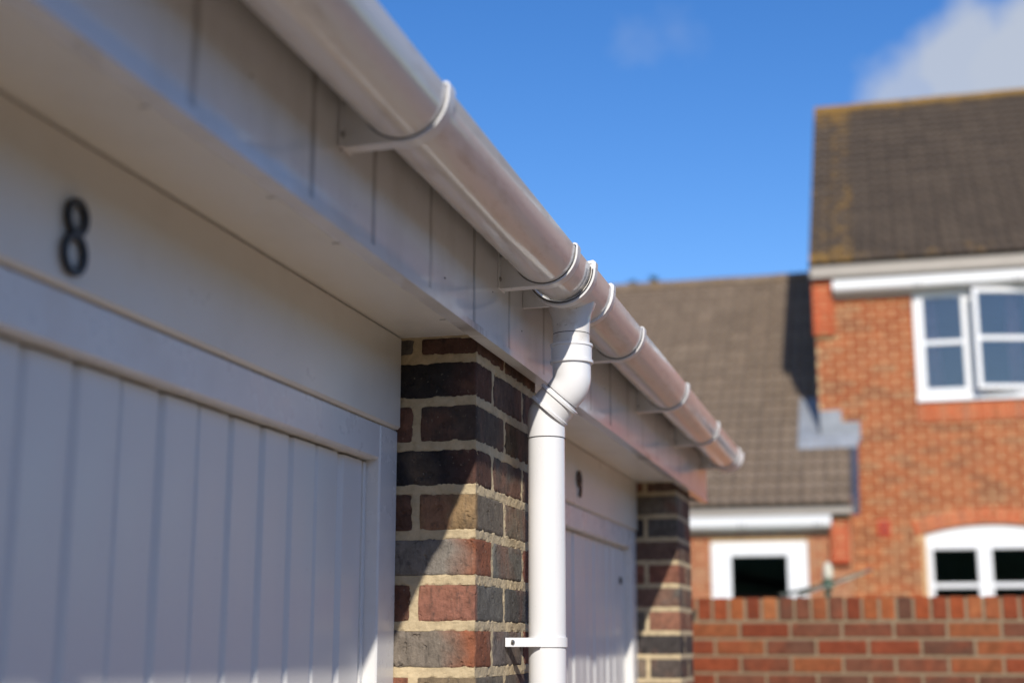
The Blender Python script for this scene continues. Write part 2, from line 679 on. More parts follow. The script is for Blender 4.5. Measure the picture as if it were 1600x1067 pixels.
HERO = {(0, 0): (.13, .07, .05), (0, 1): (.12, .075, .055), (1, 0): (.035, .032, .032), (1, 1): (.12, .085, .07), (1, 2): (.10, .08, .07),
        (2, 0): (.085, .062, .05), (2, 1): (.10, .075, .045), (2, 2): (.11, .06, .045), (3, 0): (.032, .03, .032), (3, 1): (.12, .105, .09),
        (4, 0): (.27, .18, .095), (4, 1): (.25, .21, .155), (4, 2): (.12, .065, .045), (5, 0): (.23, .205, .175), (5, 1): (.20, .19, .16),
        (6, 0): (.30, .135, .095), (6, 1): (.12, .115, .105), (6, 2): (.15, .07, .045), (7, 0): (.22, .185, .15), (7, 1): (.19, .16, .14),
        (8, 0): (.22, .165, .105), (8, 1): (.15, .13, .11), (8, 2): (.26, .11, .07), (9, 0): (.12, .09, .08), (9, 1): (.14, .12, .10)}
PAL = [(.10, .08, .07), (.16, .10, .075), (.25, .105, .07), (.06, .052, .05), (.18, .15, .115), (.13, .115, .10), (.28, .13, .085)]


def mortar_sheet(mb, u0, u1, z0, z1, rects, place, res, seed):
    """fine sheet: flush rough mortar in the joints, falling away behind the bricks"""
    nu, nw = max(1, int((u1 - u0) / res)), max(1, int((z1 - z0) / res))
    U = np.linspace(u0, u1, nu + 1)
    Zc = np.linspace(z0, z1, nw + 1)
    uu, zz = np.meshgrid(U, Zc)
    sd = np.full(uu.shape, 1.0)
    for (a, b, c, d) in rects:
        dx = np.maximum(a - uu, uu - b)
        dz = np.maximum(c - zz, zz - d)
        s = np.where((dx > 0) & (dz > 0), np.hypot(np.maximum(dx, 0), np.maximum(dz, 0)), np.maximum(dx, dz))
        sd = np.minimum(sd, s)
    v = []
    for i in range(nw + 1):
        for j in range(nu + 1):
            q = Vector((uu[i, j] + seed, zz[i, j], seed * .7))
            n1 = noise.noise(q * 60)
            n2 = noise.noise(q * 190)
            s = sd[i, j]
            o = -.0008 + n1 * .0018 + n2 * .0011
            e = s + n1 * .0022 + n2 * .0012 + .0012
            if e < 0:
                o += e * 1.6
            o = max(o, -.02)
            v.append(place(uu[i, j], zz[i, j], o))
    f = []
    for i in range(nw):
        for j in range(nu):
            a = i * (nu + 1) + j
            f.append((a, a + 1, a + nu + 2, a + nu + 1))
    mb.add(v, f)


def brick_pier(y0, width, narrow, fine, label):
    rows = brick_rows(y0, width, narrow)
    mb = MB()
    yb = y0 + width
    z_lo = 1.40 if fine else 0
    # core, recessed behind every face
    mb.box(-.875, XP - .012, y0 + .012, yb - .012, 0, ZS - .002)
    if fine:
        ret = [(b[1], b[2] + (.05 if b[2] > XP - .002 else 0), b[5], b[6]) for b in rows if b[3] < y0 + .002]
        frt = [(b[3] - (.05 if b[3] < y0 + .002 else 0), b[4] + (.05 if b[4] > yb - .002 else 0), b[5], b[6]) for b in rows if b[2] > XP - .002]
        res = fine
        mortar_sheet(mb, -.878, XP - .0005, z_lo, ZS, ret, lambda u, z, o: (u, y0 - o, z), res, 1.7 + y0)
        mortar_sheet(mb, y0 + .0005, yb, z_lo, ZS, frt, lambda u, z, o: (XP + o, u, z), res, 5.1 + y0)
        mb.box(-.877, XP - .002, y0 + .002, yb - .002, 0, z_lo)
        mb.box(-.877, XP - .010, y0 + .010, yb - .002, z_lo, ZS - .001)
    else:
        mb.box(-.877, XP - .002, y0 + .002, yb - .002, 0, ZS - .001)
    pier = mb.build('brick_pier', 'mortar', garage, smooth='all' if False else False)
    if label:
        pier['label'] = label
    count = {}
    for b in rows:
        k = b[0]
        n = count.get(k, 0)
        count[k] = n + 1
        c = Vector(((b[1] + b[2]) / 2, (b[3] + b[4]) / 2, (b[5] + b[6]) / 2))
        s = (b[2] - b[1], b[4] - b[3], b[6] - b[5])
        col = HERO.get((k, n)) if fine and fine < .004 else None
        if col is None:
            col = random.choice(PAL)
        alpha = 1.0
        if fine and b[6] > 1.45:
            v, f = rough_brick(*s, random.random() * 20, 1.0 if fine < .004 else .7, .009 if fine < .004 else .04)
            bmat, al = 'pier_brick', 1.0
            if n == 0 and fine < .004:
                bmat = 'pier_brick_end' if k % 2 else 'pier_brick_face'
                al = {1: .72, 3: .72, 5: 0.0, 7: 0.0, 9: .3, 0: 1.0, 2: .8, 4: .25, 6: 0.0, 8: .4}.get(k, .5)
            me = mesh('brick', v, f, bmat, 'all')
            alpha = al
        else:
            me = mesh('brick', *chamfer(*s, .004), 'pier_brick')
        o = link('brick', me, pier, loc=c, color=(*col, alpha))
    return pier


PIERS = [(4.68, .31, True, .006), (2.294, .432, False, .003)]
brick_pier(2.294, .432, False, .003, 'brick pier behind the white downpipe between the two garage doors')
brick_pier(4.68, .31, True, .005, 'brick pier at the far end of the garages')
# piers beyond the left edge of the picture: bricks joined
for y0 in (-.092, -2.478):
    mb = MB()
    for b in brick_rows(y0, .432, False):
        mb.cbox(b[1], b[2], b[3], b[4], b[5], b[6], .004)
    p = MB().box(-.877, XP - .002, y0 + .002, y0 + .430, 0, ZS - .001).build('brick_pier', 'mortar', garage)
    o = mb.build('brick', 'pier_brick_far', p)
    o['kind'] = 'stuff'

# garage doors, frames, header boards
OPEN = [(2.726, 4.68), (.340, 2.294), (-2.046, -.092)]
DOOR = -.826
plank_w, pitch = .0925, .0965
plank_me = None
for gi, (ya, yb) in enumerate(OPEN):
    hb = MB().cbox(XH - .03, XH, ya + .006, yb - .008, 2.052, ZS - .001, .004).build('header_board', 'header', garage)
    fr = MB()
    fr.cbox(-.90, -.803, ya + .002, ya + .088, 0, 2.0515, .003)
    fr.cbox(-.90, -.803, yb - .088, yb - .003, 0, 2.0515, .003)
    fr.cbox(-.899, -.8035, ya + .0885, yb - .0885, 1.992, 2.051, .003)
    fr.build('door_frame', 'frame', garage)
    d0, d1 = ya + .0892, yb - .0892
    door = MB().box(-.86, DOOR - .010, d0, d1, .01, 1.99).build('garage_door', 'door', garage)
    n = int((d1 - d0) / pitch)
    st = d1 - .026 - (n - 1) * pitch - plank_w
    # edge strips and ribs
    if plank_me is None:
        prof = [(DOOR - .0098, 0), (DOOR - .0080, 0), (DOOR - .0008, .0100), (DOOR, .0118), (DOOR, plank_w - .0025), (DOOR - .0010, plank_w - .0008), (DOOR - .0098, plank_w)]
        plank_me = mesh('door_plank', *(lambda m: (m.v, m.f))(MB().prism(prof, 'z', .012, 1.988)), 'door')
    for i in range(n):
        link('door_plank', plank_me, door, loc=(random.uniform(-.0006, .0006), st + i * pitch, 0), rot=(0, 0, random.uniform(-.008, .008)))
    MB().cbox(DOOR - .0095, DOOR, d1 - .0125, d1 - .0005, .012, 1.988, .001).build('edge_strip', 'door', door)
    if st - .014 - d0 > .01:
        MB().cbox(DOOR - .0095, DOOR, d0 + .0005, st - .0135, .012, 1.988, .001).build('edge_strip', 'door', door)
    if gi == 0:
        mb = MB().tube([(DOOR - .002, 4.50, 1.885), (DOOR + .004, 4.50, 1.885), (DOOR + .006, 4.50, 1.885)], [.012, .012, .009], 16)
        mb.build('lock', 'seam', door)


# numerals on the header boards
def ribbon(pts, wid, x0, x1, closed):
    mb = MB()
    n = len(pts)
    v = []
    for i, p in enumerate(pts):
        a = pts[(i - 1) % n] if closed or i > 0 else p
        b = pts[(i + 1) % n] if closed or i < n - 1 else p
        t = (Vector(b) - Vector(a)).normalized()
        nrm = Vector((-t.y, t.x))
        w_ = wid[i] if isinstance(wid, list) else wid
        for s, x in ((1, x0), (1, x1 - .001), (.8, x1), (-.8, x1), (-1, x1 - .001), (-1, x0)):
            q = Vector(p) + nrm * w_ / 2 * s
            v.append((x, q.x, q.y))
    f = []
    for i in range(n if closed else n - 1):
        j = (i + 1) % n
        for k in range(6):
            k2 = (k + 1) % 6
            f.append((i * 6 + k, i * 6 + k2, j * 6 + k2, j * 6 + k))
    if not closed:
        f += [tuple(range(6)), tuple(reversed(range((n - 1) * 6, n * 6)))]
    return mb.add(v, f)


hdr = [o for o in garage.children if o.name.startswith('header_board')]
cy, c0 = 1.250, 2.106
mb = MB()
for (dz, ry, rz) in ((.0205, .0165, .0165), (-.0185, .0185, .0195)):
    pts = [(cy + ry * math.cos(a), c0 + dz + rz * math.sin(a)) for a in [2 * math.pi * i / 40 for i in range(40)]]
    m2 = ribbon(pts, .0078, XH + .002, XH + .0075 + (.0004 if dz > 0 else 0), True)
    mb.add(m2.v, m2.f)
n8 = mb.build('numeral', 'black', hdr[1])
n8['label'] = 'black number 8'
mb = MB()
cy, c0 = 3.735, 2.110
pts = [(cy + .0185 * math.cos(a), c0 + .014 + .0185 * math.sin(a)) for a in [2 * math.pi * i / 40 for i in range(40)]]
m2 = ribbon(pts, .0078, XH + .002, XH + .0075, True)
mb.add(m2.v, m2.f)
pts = [(cy + .0185 * math.cos(a) * (1 if a > -.3 else 1), c0 + .012 + (.0185 if a > 0 else .047) * math.sin(a)) for a in [0.35 - i * .10 for i in range(17)]]
m2 = ribbon(pts, .0078, XH + .0018, XH + .0079, False)
mb.add(m2.v, m2.f)
n9 = mb.build('numeral', 'black', hdr[0])
n9['label'] = 'black number 9'

# soffit and fascia
Y_A, Y_B = -2.6, 5.256
soffit = MB().cbox(-.84, XF - .012, Y_A, Y_B - .005, ZS, ZS + .012, .001).build('soffit', 'soffit', garage)
for y in (-1.3, -.35, .55, 1.188, 1.49, 1.697, 2.17, 3.1, 4.05):
    MB().box(XF - .058, XF - .013, y - .0007, y + .0007, ZS - .0006, ZS + .004).build('soffit_joint', 'seam', soffit)
fb = MB().box(XF - .03, XF - .009, Y_A, Y_B - .004, ZS + .0125, 2.45).build('fascia_board', 'seam', garage)
js = [-2.6, -2.2, -1.75, -1.3, -.83, -.35, .12, .55, .885, 1.188, 1.49, 1.697, 1.939, 2.17, 2.393]
while js[-1] < Y_B - .3:
    js.append(js[-1] + .242 + random.uniform(-.03, .03))
js.append(Y_B)
for a, b in zip(js[:-1], js[1:]):
    jx = random.uniform(-.0012, .0008)
    MB().cbox(XF - .0085 + jx, XF + jx, a + .0007, b - .0007, 2.197 + random.uniform(0, .0015), 2.45, .0012).build('fascia_panel', 'fascia', fb)
nail_m = MB().tube([(0, 0, 0), (.0008, 0, 0), (.0012, 0, 0)], [.0015, .0015, .0008], 10)
nail_me = mesh('nail_head', nail_m.v, nail_m.f, 'seam')
for a, b in zip(js[:-1], js[1:]):
    for zz_ in ((2.235,), (2.29,), (), (2.25,))[random.randrange(4)]:
        link('nail_head', nail_me, fb, loc=(XF + .0002, a + (b - a) * random.uniform(.3, .7), zz_ + random.uniform(-.012, .012)))
# edge angle along the bottom of the panels
for a, b in ((Y_A, .55), (.551, 2.17), (2.171, 3.9), (3.901, Y_B)):
    MB().prism([(XF - .022, 2.1945), (XF + .0025, 2.1945), (XF + .0025, 2.206), (XF + .0012, 2.207), (XF + .0012, 2.1966), (XF - .022, 2.1966)], 'y', a, b).build('edge_trim', 'fascia', fb)
MB().cbox(-.86, XF - .002, Y_B - .004, Y_B + .004, 2.199, 2.45, .001).build('box_end', 'fascia', garage)
# roof and walls (mostly out of sight)
roof = MB().prism([(-.560, 2.395), (-.560, 2.412), (-5.7, 3.45), (-5.7, 3.42), (-.632, 2.452)], 'y', Y_A, Y_B + .03).build('roof', 'felt', garage)
MB().prism([(-.6335, 2.445), (-.6005, 2.350), (-.5975, 2.3505), (-.6305, 2.452)], 'y', Y_A, Y_B).build('eaves_felt', 'felt', garage)
wl_ = MB()
wl_.box(-5.6, -.885, Y_A + .1, Y_A + .2, 0, 2.45)
wl_.box(-5.6, -5.5, Y_A + .2, 4.88, 0, 3.3)
wl_.box(-5.6, -.885, 4.885, 4.985, 0, 2.45)
wl_.build('wall', 'mortar_wall', garage)
mb = MB()
for (ya, yb) in OPEN:
    mb.box(-.95, -.845, ya - .2, yb + .2, 2.06, 2.21)
mb.build('lintel', 'mortar_wall', garage)

# ------------------------------------------------------------------ gutter
GX, GZ, GR = -.552, 2.360, .0555
gutter = thing('roof_gutter', 'long white half-round plastic gutter along the garage fascia', 'gutter', (GX, -2.6, 2.3))


def half_round(r_o, th, lip=True, a0=0, a1=180, n=26):
    """closed profile (x,z) of a half-round channel, opening upward"""
    o, i = [], []
    for k in range(n + 1):
        a = R(a0 + (a1 - a0) * k / n)
        o.append((GX + r_o * math.cos(a), GZ - r_o * math.sin(a)))
        i.append((GX + (r_o - th) * math.cos(a), GZ - (r_o - th) * math.sin(a)))
    if lip:
        o = [(GX + r_o - .006, GZ + .0075), (GX + r_o - .001, GZ + .0080), (GX + r_o + .0012, GZ + .0055), (GX + r_o + .0006, GZ + .001)] + o[1:]
        o = o + [(GX - r_o - .0004, GZ + .004), (GX - r_o + .005, GZ + .004)]
    return o + i[::-1]


def channel(y0, y1, r=GR, th=.0025, name='channel'):
    prof = half_round(r, th)
    n = len(prof)
    ny = max(1, int((y1 - y0) / .5))
    v, f = [], []
    for i in range(ny + 1):
        y = y0 + (y1 - y0) * i / ny
        v += [(p[0], y, p[1]) for p in prof]
    for i in range(ny):
        for k in range(n):
            k2 = (k + 1) % n
            f.append((i * n + k, i * n + k2, (i + 1) * n + k2, (i + 1) * n + k))
    f += [tuple(range(n))[::-1], tuple(range(ny * n, ny * n + n))]
    return MB().add(v, f).build(name, 'gutter', gutter, smooth=40)


channel(-2.6, 2.475)
channel(2.625, 5.205)


def bracket_mesh(w, hook):
    ro, ri = GR + .0050, GR + .0018
    p = []
    xf = XF - GX + .001
    # web under the gutter back to the fascia, then round the outside to the front lip
    p.append((xf, -.0605))
    for k in range(0, 19):
        a = R(100 - 100 * k / 18)
        p.append((ro * math.cos(a), -ro * math.sin(a)))
    p += [(ro + .0006, .006), (ro - .001, .0115), (ro - .006, .0135), (ro - .011, .011)]
    if hook:
        p += [(ro - .011, .0088), (ro - .006, .0105), (ri + .0006, .008)]
    else:
        p += [(ri - .006, .0085)]
    for k in range(0, 21):
        a = R(176 * k / 20)
        p.append((ri * math.cos(a), -ri * math.sin(a)))
    p += [(xf, -.004)]
    m = MB().prism([(q[0], q[1]) for q in p], 'y', -w / 2, w / 2)
    # thin rims on both edges
    return m


bm_me = bracket_mesh(.024, True)
br_me = mesh('bracket', bm_me.v, bm_me.f, 'bracket', 35)
back = MB().cbox(XF - GX + .0005, XF - GX + .0035, -.021, .021, -.062, .010, .001)
back_me = mesh('back_plate', back.v, back.f, 'bracket')
seam_pts = MB().prism([((GR + .0012) * math.cos(R(a)), -(GR + .0012) * math.sin(R(a))) for a in range(20, 176, 6)] +
                      [((GR - .0002) * math.cos(R(a)), -(GR - .0002) * math.sin(R(a))) for a in range(170, 14, -6)], 'y', -.0125, .0125)
seam_me = mesh('dirt_seam', seam_pts.v, seam_pts.f, 'seam')
screw_m = MB().tube([(XF - GX + .003, 0, 0), (XF - GX + .005, 0, 0), (XF - GX + .0062, 0, 0)], [.0045, .0042, .002], 12)
screw_me = mesh('screw', screw_m.v, screw_m.f, 'screw')
for y in (-1.9, -.75, .30, 1.585, 2.335, 3.03, 3.75, 4.46, 5.10):
    b = link('bracket', br_me, gutter, loc=(GX, y, GZ))
    link('back_plate', back_me, b).matrix_parent_inverse = Matrix.Identity(4)
    link('dirt_seam', seam_me, b)
    for s in (-1, 1):
        q = link('screw', screw_me, b, loc=(0, s * .016, -.045))
# running outlet: larger saddle with collars, throat and spigot
OY = 2.545
saddle = channel(2.452, 2.648, GR + .0058, .0032, 'running_outlet')
for yc in (2.462, 2.638):
    v = half_round(GR + .0105, .0052, False, -4, 168)
    cl = MB().prism(v, 'y', yc - .011, yc + .011).build('union_collar', 'bracket', saddle, smooth=35)
    v = half_round(GR + .0125, .0032, False, -10, 60)
    v2 = [(GX + (GR + .010) * math.cos(R(a)), GZ - (GR + .010) * math.sin(R(a))) for a in range(-14, 1, 2)]
    MB().prism([(GX + GR + .0108, GZ + .0), (GX + GR + .0112, GZ + .011), (GX + GR + .006, GZ + .0155), (GX + GR - .006, GZ + .0135), (GX + GR - .005, GZ + .009), (GX + GR + .003, GZ + .009), (GX + GR + .004, GZ)],
               'y', yc - .0095, yc + .0095).build('lip_clip', 'bracket', saddle)
seal = half_round(GR + .0066, .0018, False, 2, 172)
MB().prism(seal, 'y', 2.4485, 2.4515).build('dirt_seam', 'seam', saddle)
MB().prism(seal, 'y', 2.6487, 2.6507).build('dirt_seam', 'seam', saddle)
# throat: from the saddle down into the round spigot (flared)
th = []
for z, r in ((2.318, .046), (2.306, .0425), (2.296, .0385), (2.284, .0358), (2.268, .0345), (2.24, .0342), (2.215, .0342)):
    th.append((z, r))
MB().tube([(GX, OY, z) for z, r in th], [r for z, r in th], 40).build('spigot', 'gutter', saddle, smooth=45)
MB().tube([(GX, OY, 2.2595), (GX, OY, 2.258)], [.03445, .03445], 40, False).build('dirt_seam', 'seam', saddle)
# webbing tab of the outlet back to the fascia
MB().cbox(XF + .001, GX - .03, OY - .055, OY - .049, 2.302, 2.345, .001).build('fixing_tab', 'bracket', saddle)
# end cap
cap = MB().prism([(GX + (GR + .004) * math.cos(R(a)), GZ - (GR + .004) * math.sin(R(a))) for a in range(0, 181, 8)] + [(GX - GR - .004, GZ + .006), (GX + GR + .004, GZ + .009)], 'y', 5.196, 5.232)
cap.build('end_cap', 'bracket', gutter, smooth=35)

# ------------------------------------------------------------------ downpipe
PX = -.601
PR = .0340
dp = thing('downpipe', 'white round plastic downpipe with swan-neck bend on the brick pier', 'downpipe', (PX, OY, 0))


def arc_path():
    """offset from the outlet axis back to the pipe axis: wide bend, short slope, tight bend"""
    A = R(42)
    r1, r2 = .038, .018
    x, z = GX, 2.179
    pts = [(x, z)]
    for k in range(1, 15):
        a = A * k / 14
        pts.append((x - r1 * (1 - math.cos(a)), z - r1 * math.sin(a)))
    x1, z1 = pts[-1]
    off = (x1 - PX) - r2 * (1 - math.cos(A))
    L = off / math.sin(A)
    x2, z2 = x1 - L * math.sin(A), z1 - L * math.cos(A)
    low = [(x2, z2)]
    for k in range(1, 13):
        a = A * (1 - k / 12)
        low.append((PX + r2 * (1 - math.cos(a)), z2 - r2 * (math.sin(A) - math.sin(a))))
    return pts, low, A


up, low, A = arc_path()
zend = low[-1][1]
# upper bend with its socket
sock = [(2.240, .0362), (2.2395, .0398), (2.2350, .0400), (2.2342, .0381), (2.2095, .0381), (2.2085, .0404), (2.2035, .0404), (2.2022, .0358)]
P = [(GX, OY, z) for z, r in sock] + [(x, OY, z) for x, z in up]
Rr = [r for z, r in sock] + [.0358] * len(up)
dirx, dirz = -math.sin(A), -math.cos(A)
x1, z1 = up[-1]
for d, r in ((.006, .0356), (.0125, .0354), (.0135, .0346), (.030, .0346)):
    P.append((x1 + dirx * d, OY, z1 + dirz * d))
    Rr.append(r)
MB().tube(P, Rr, 48).build('upper_bend', 'pipe', dp, smooth=38)
MB().tube([(x1 + dirx * .0136, OY, z1 + dirz * .0136), (x1 + dirx * .0150, OY, z1 + dirz * .0150)], [.0350, .0350], 48, False).build('dirt_seam', 'seam', dp)
# lower bend: wide socket on the slope, then round to the vertical
x2, z2 = low[0]
P, Rr = [], []
for d, r in ((-.020, .0352), (-.0195, .0418), (-.0185, .0426), (-.0140, .0426), (-.0130, .0394), (.0080, .0394), (.0090, .0424), (.0140, .0424), (.0158, .0352)):
    P.append((x2 + dirx * (d - .014), OY, z2 + dirz * (d - .014)))
    Rr.append(r)
for x, z in low[1:]:
    P.append((x, OY, z))
    Rr.append(.0348)
P += [(PX, OY, zend - .004), (PX, OY, 2.0662)]
Rr += [.0348, .0348]
MB().tube(P, Rr, 48).build('lower_bend', 'pipe', dp, smooth=38)
MB().tube([(PX, OY, 2.0660), (PX, OY, 2.0647)], [.0349, .0349], 48, False).build('dirt_seam', 'seam', dp)
MB().tube([(PX, OY, 2.075), (PX, OY, 1.2), (PX, OY, .6), (PX, OY, .02)], [PR] * 4, 48).build('pipe', 'pipe', dp, smooth=38)
for zc in (1.697, .45):
    cl = MB()
    n = 48
    ring = [(PX + .0366 * math.cos(2 * math.pi * k / n), OY + .0366 * math.sin(2 * math.pi * k / n)) for k in range(n)]
    cl.prism(ring, 'z', zc - .0085, zc + .0085)
    clip = cl.build('pipe_clip', 'pipe', dp, smooth=35)
    for s in (-1, 1):
        # arm from the ring back to a lug on the wall
        ya, yb = OY + s * .025, OY + s * .040
        MB().prism([(PX - .004, OY + s * .034), (PX - .004, OY + s * .0415), (XP + .014, OY + s * .056), (XP + .0015, OY + s * .064), (XP + .0015, OY + s * .038), (XP + .012, OY + s * .046)][::s],
                   'z', zc - .0078, zc + .0078).build('clip_arm', 'pipe', clip)
        MB().tube([(XP + .012, OY + s * .0575, zc), (XP + .0155, OY + s * .0580, zc), (XP + .017, OY + s * .0582, zc)], [.0042, .004, .002], 12).build('screw', 'screw', clip)

# ------------------------------------------------------------------ brickwork by the field
def subtract(iv, holes):
    out = [iv]
    for (a, b) in holes:
        nx = []
        for (p, q) in out:
            if b <= p or a >= q:
                nx.append((p, q))
            else:
                if a - p > .02:
                    nx.append((p, a))
                if q - b > .02:
                    nx.append((b, q))
        out = nx
    return out


def field(x0, x1, z0, z1, holes, course=.075, bl=.225, jt=.010, shift=0.0):
    """stretcher bond bricks of a face as rectangles (xa, xb, za, zb)"""
    out = []
    k = 0
    z = z1
    while z - (course - jt) > z0 - .001:
        zb, zt = z - (course - jt), z
        off = (k % 2) * bl / 2 + shift
        x = x0 - bl + (off % bl)
        hh = [(a, b) for (a, b, c, d) in holes if c < zt - .02 and d > zb + .02]
        while x < x1:
            a, b = max(x0, x), min(x1, x + bl - jt)
            if b - a > .02:
                for p, q in subtract((a, b), hh):
                    if q - p > .025:
                        out.append((p, q, zb, zt))
            x += bl
        z -= course
        k += 1
    return out


_cache = {}


def unit_brick(w, h, d, mat):
    key = (round(w, 2), round(h, 3), round(d, 3), mat)
    if key not in _cache:
        _cache[key] = mesh('brick', *chamfer(round(w, 2), h, d, .004)[0:2], mat)
    return _cache[key]


def lay(parent, rects, y, mat, mat_far, pal, visible, depth=.10, jit=.002):
    """front face at y (towards -y); individual bricks where visible, one joined part elsewhere"""
    far = MB()
    for (a, b, c, d) in rects:
        w, h = b - a, d - c
        cx, cz = (a + b) / 2, (c + d) / 2
        jy = random.uniform(-jit, jit)
        if visible(cx, cz):
            key = (round(w, 2), round(h, 3), mat, depth)
            if key not in _cache:
                _cache[key] = mesh('brick', *chamfer(round(w, 2), depth, h, .0035), mat)
            me = _cache[key]
            o = link('brick', me, parent, loc=(cx, y + depth / 2 + jy, cz), scale=(w / round(w, 2), 1, 1), color=(*random.choice(pal), 1))
            o.rotation_euler = (0, random.uniform(-.004, .004), 0)
        else:
            far.cbox(a, b, y + jy, y + jy + depth, c, d, .003)
    if far.v:
        o = far.build('brick', mat_far, parent)
        o['kind'] = 'stuff'


# garden wall
WY = 6.6
WT = 1.889
gw = thing('garden_wall', 'red brick garden wall with brick-on-edge coping beyond the garages', 'wall', (1.5, WY + .1, 0))
wall = MB().box(-5.0, 5.0, WY + .004, WY + .211, 0, WT - .006).build('mortar_core', 'mortar_wall', gw)
WPAL = [(.24, .058, .024), (.155, .055, .031), (.29, .070, .025), (.125, .056, .035), (.25, .082, .033), (.19, .046, .021), (.16, .062, .036)]
lay(wall, field(-4.99, 4.99, 0.02, WT - .1125, [], .0753, .2247, .0118, .06), WY, 'wall_brick', 'wall_brick_far', WPAL, lambda x, z: -1.3 < x < 1.3 and z > 1.2)
cop = field(-4.99, 4.99, WT - .1035, WT, [], .111, .0735, .0125, .02)
lay(wall, cop, WY - .001, 'wall_brick', 'wall_brick_far', WPAL + [(.36, .13, .05), (.32, .10, .035)], lambda x, z: -1.3 < x < 1.6, .213, .003)
mb = MB()
for (a, b, c, d) in field(-4.99, 4.99, 0.02, WT - .1125, [], .0753, .2247, .0118, .06):
    mb.cbox(a, b, WY + .207, WY + .215, c, d, .002)
o = mb.build('brick', 'wall_brick_far', wall)
o['kind'] = 'stuff'
# black hook on the wall beside the far pier
hk = MB().prism([(-.905, 1.835), (-.862, 1.835), (-.866, 1.800), (-.880, 1.770), (-.893, 1.765), (-.889, 1.795)], 'y', WY - .035, WY - .0045)
o = hk.build('wall_hook', 'black')
o['label'] = 'small black hook on the garden wall beside the far pier'
o['category'] = 'hook'

# ------------------------------------------------------------------ tall house
HY = 15.3
house = thing('brick_house', 'tall orange brick house with a steep brown tiled roof and white windows', 'house', (2.7, 18.7, 0))
HX0, HX1 = -.63, 6.2
HZ1 = 5.50
UW = (.38, 2.35, 4.14, 5.357)      # upper window
LW = (.335, 1.70, 1.25, 2.716)     # lower window
HPAL = [(.33, .072, .023), (.37, .093, .034), (.29, .056, .018), (.38, .10, .037), (.31, .076, .03), (.22, .06, .028), (.29, .12, .06)]
core = MB()
for (a, b, c, d) in ((HX0, UW[0], 0, HZ1), (UW[1], HX1, 0, HZ1), (UW[0], UW[1], UW[3], HZ1), (UW[0], UW[1], 2.86, UW[2]), (LW[1], UW[1], 0, 2.86), (LW[0] + .0, LW[1], 0, LW[2])):
    core.box(a, b, HY + .004, HY + .25, c, d)
core.prism([(UW[0] - .0, 2.0), (LW[0], 2.0)] + [(LW[0], 2.0)], 'y', HY + .02, HY + .2) if False else None
core.box(LW[0] + .0005, UW[0] - .0005, HY + .006, HY + .2, LW[3] + .1, LW[3] + .18)
core.box(HX0, HX1, HY + 6.6, HY + 6.85, 0, HZ1)
core.box(HX1 - .25, HX1, HY + .25, HY + 6.6, 0, HZ1)
# flank gable wall facing left
core.prism([(HY + .25, 0), (HY + 6.6, 0), (HY + 6.6, HZ1), (18.7, 8.55), (HY + .25, 5.62)], 'x', HX0, HX0 + .24)
hw = core.build('wall', 'mortar_house', house)
# arched head geometry of the lower window
AXC = (LW[0] + LW[1]) / 2
half = (LW[1] - LW[0]) / 2 + .0
rise = .105
RAD = (half ** 2 + rise ** 2) / (2 * rise)
ACZ = 2.755 + rise - RAD


def arch_z(x, r):
    d = r * r - (x - AXC) ** 2
    return ACZ + math.sqrt(max(0, d))


holes = [UW, (LW[0], LW[1], LW[2], LW[3] + .10), (UW[0] - .01, UW[1], 3.965, UW[2]), (HX0, -.43, 4.885, HZ1)]
for i in range(30):   # room for the brick arch
    xa = LW[0] - .055 + (LW[1] - LW[0] + .11) * i / 30
    xb = LW[0] - .055 + (LW[1] - LW[0] + .11) * (i + 1) / 30
    holes.append((xa, xb, 2.70, arch_z((xa + xb) / 2, RAD + .10)))
rects = field(HX0 + .001, HX1, 0.02, HZ1, holes, .0737, .2225, .0140, .03)
inview = lambda x, z: x < 1.55 and z > 1.98
lay(hw, rects, HY - .002, 'house_brick', 'house_brick_far', HPAL, inview)
# projecting string course
for (a, b, c, d) in field(.0, 3.4, 3.262, 3.324, [], .074, .2225, .0105, .0):
    link('brick', mesh('brick', *chamfer(b - a, .1, d - c, .004), 'house_brick'), hw, loc=((a + b) / 2, HY + .036, (c + d) / 2), color=(.42, .10, .045, 1))
# soldier course below the upper window
MB().box(UW[0] - .006, UW[1] - .004, HY - .0075, HY + .05, 3.925, 4.126).build('soldier_mortar', 'mortar_house', hw)
n = int((UW[1] - UW[0]) / .0745)
sm = mesh('brick', *chamfer(.061, .10, .203, .004), 'house_brick')
for i in range(n):
    link('brick', sm, hw, loc=(UW[0] + .03 + i * .0745, HY + .038 + random.uniform(-.003, .003), 4.024), color=(*random.choice([(.46, .085, .03), (.42, .10, .045), (.50, .11, .045), (.38, .11, .06)]), 1))
# arch voussoirs
a_max = math.asin((half + .045) / RAD)
nv = 20
vm = mesh('brick', *chamfer(2 * RAD * math.sin(a_max / nv) * 1.0 + .0005 - .014, .10, .158, .004), 'house_brick')
for i in range(nv):
    a = -a_max + 2 * a_max * (i + .5) / nv
    rr = RAD + .083
    link('brick', vm, hw, loc=(AXC + rr * math.sin(a), HY + .036, ACZ + rr * math.cos(a)), rot=(0, a, 0), color=(*random.choice([(.48, .085, .03), (.44, .10, .05), (.52, .12, .05)]), 1))
amort = MB()
prev = None
for i in range(nv * 2 + 1):
    a = -a_max + 2 * a_max * i / (nv * 2)
    p = [(AXC + (RAD + q) * math.sin(a), ACZ + (RAD + q) * math.cos(a)) for q in (.004, .164)]
    if prev:
        amort.prism([prev[0], p[0], p[1], prev[1]], 'y', HY - .0105, HY + .09)
    prev = p
amort.build('arch_mortar', 'mortar_house', hw)
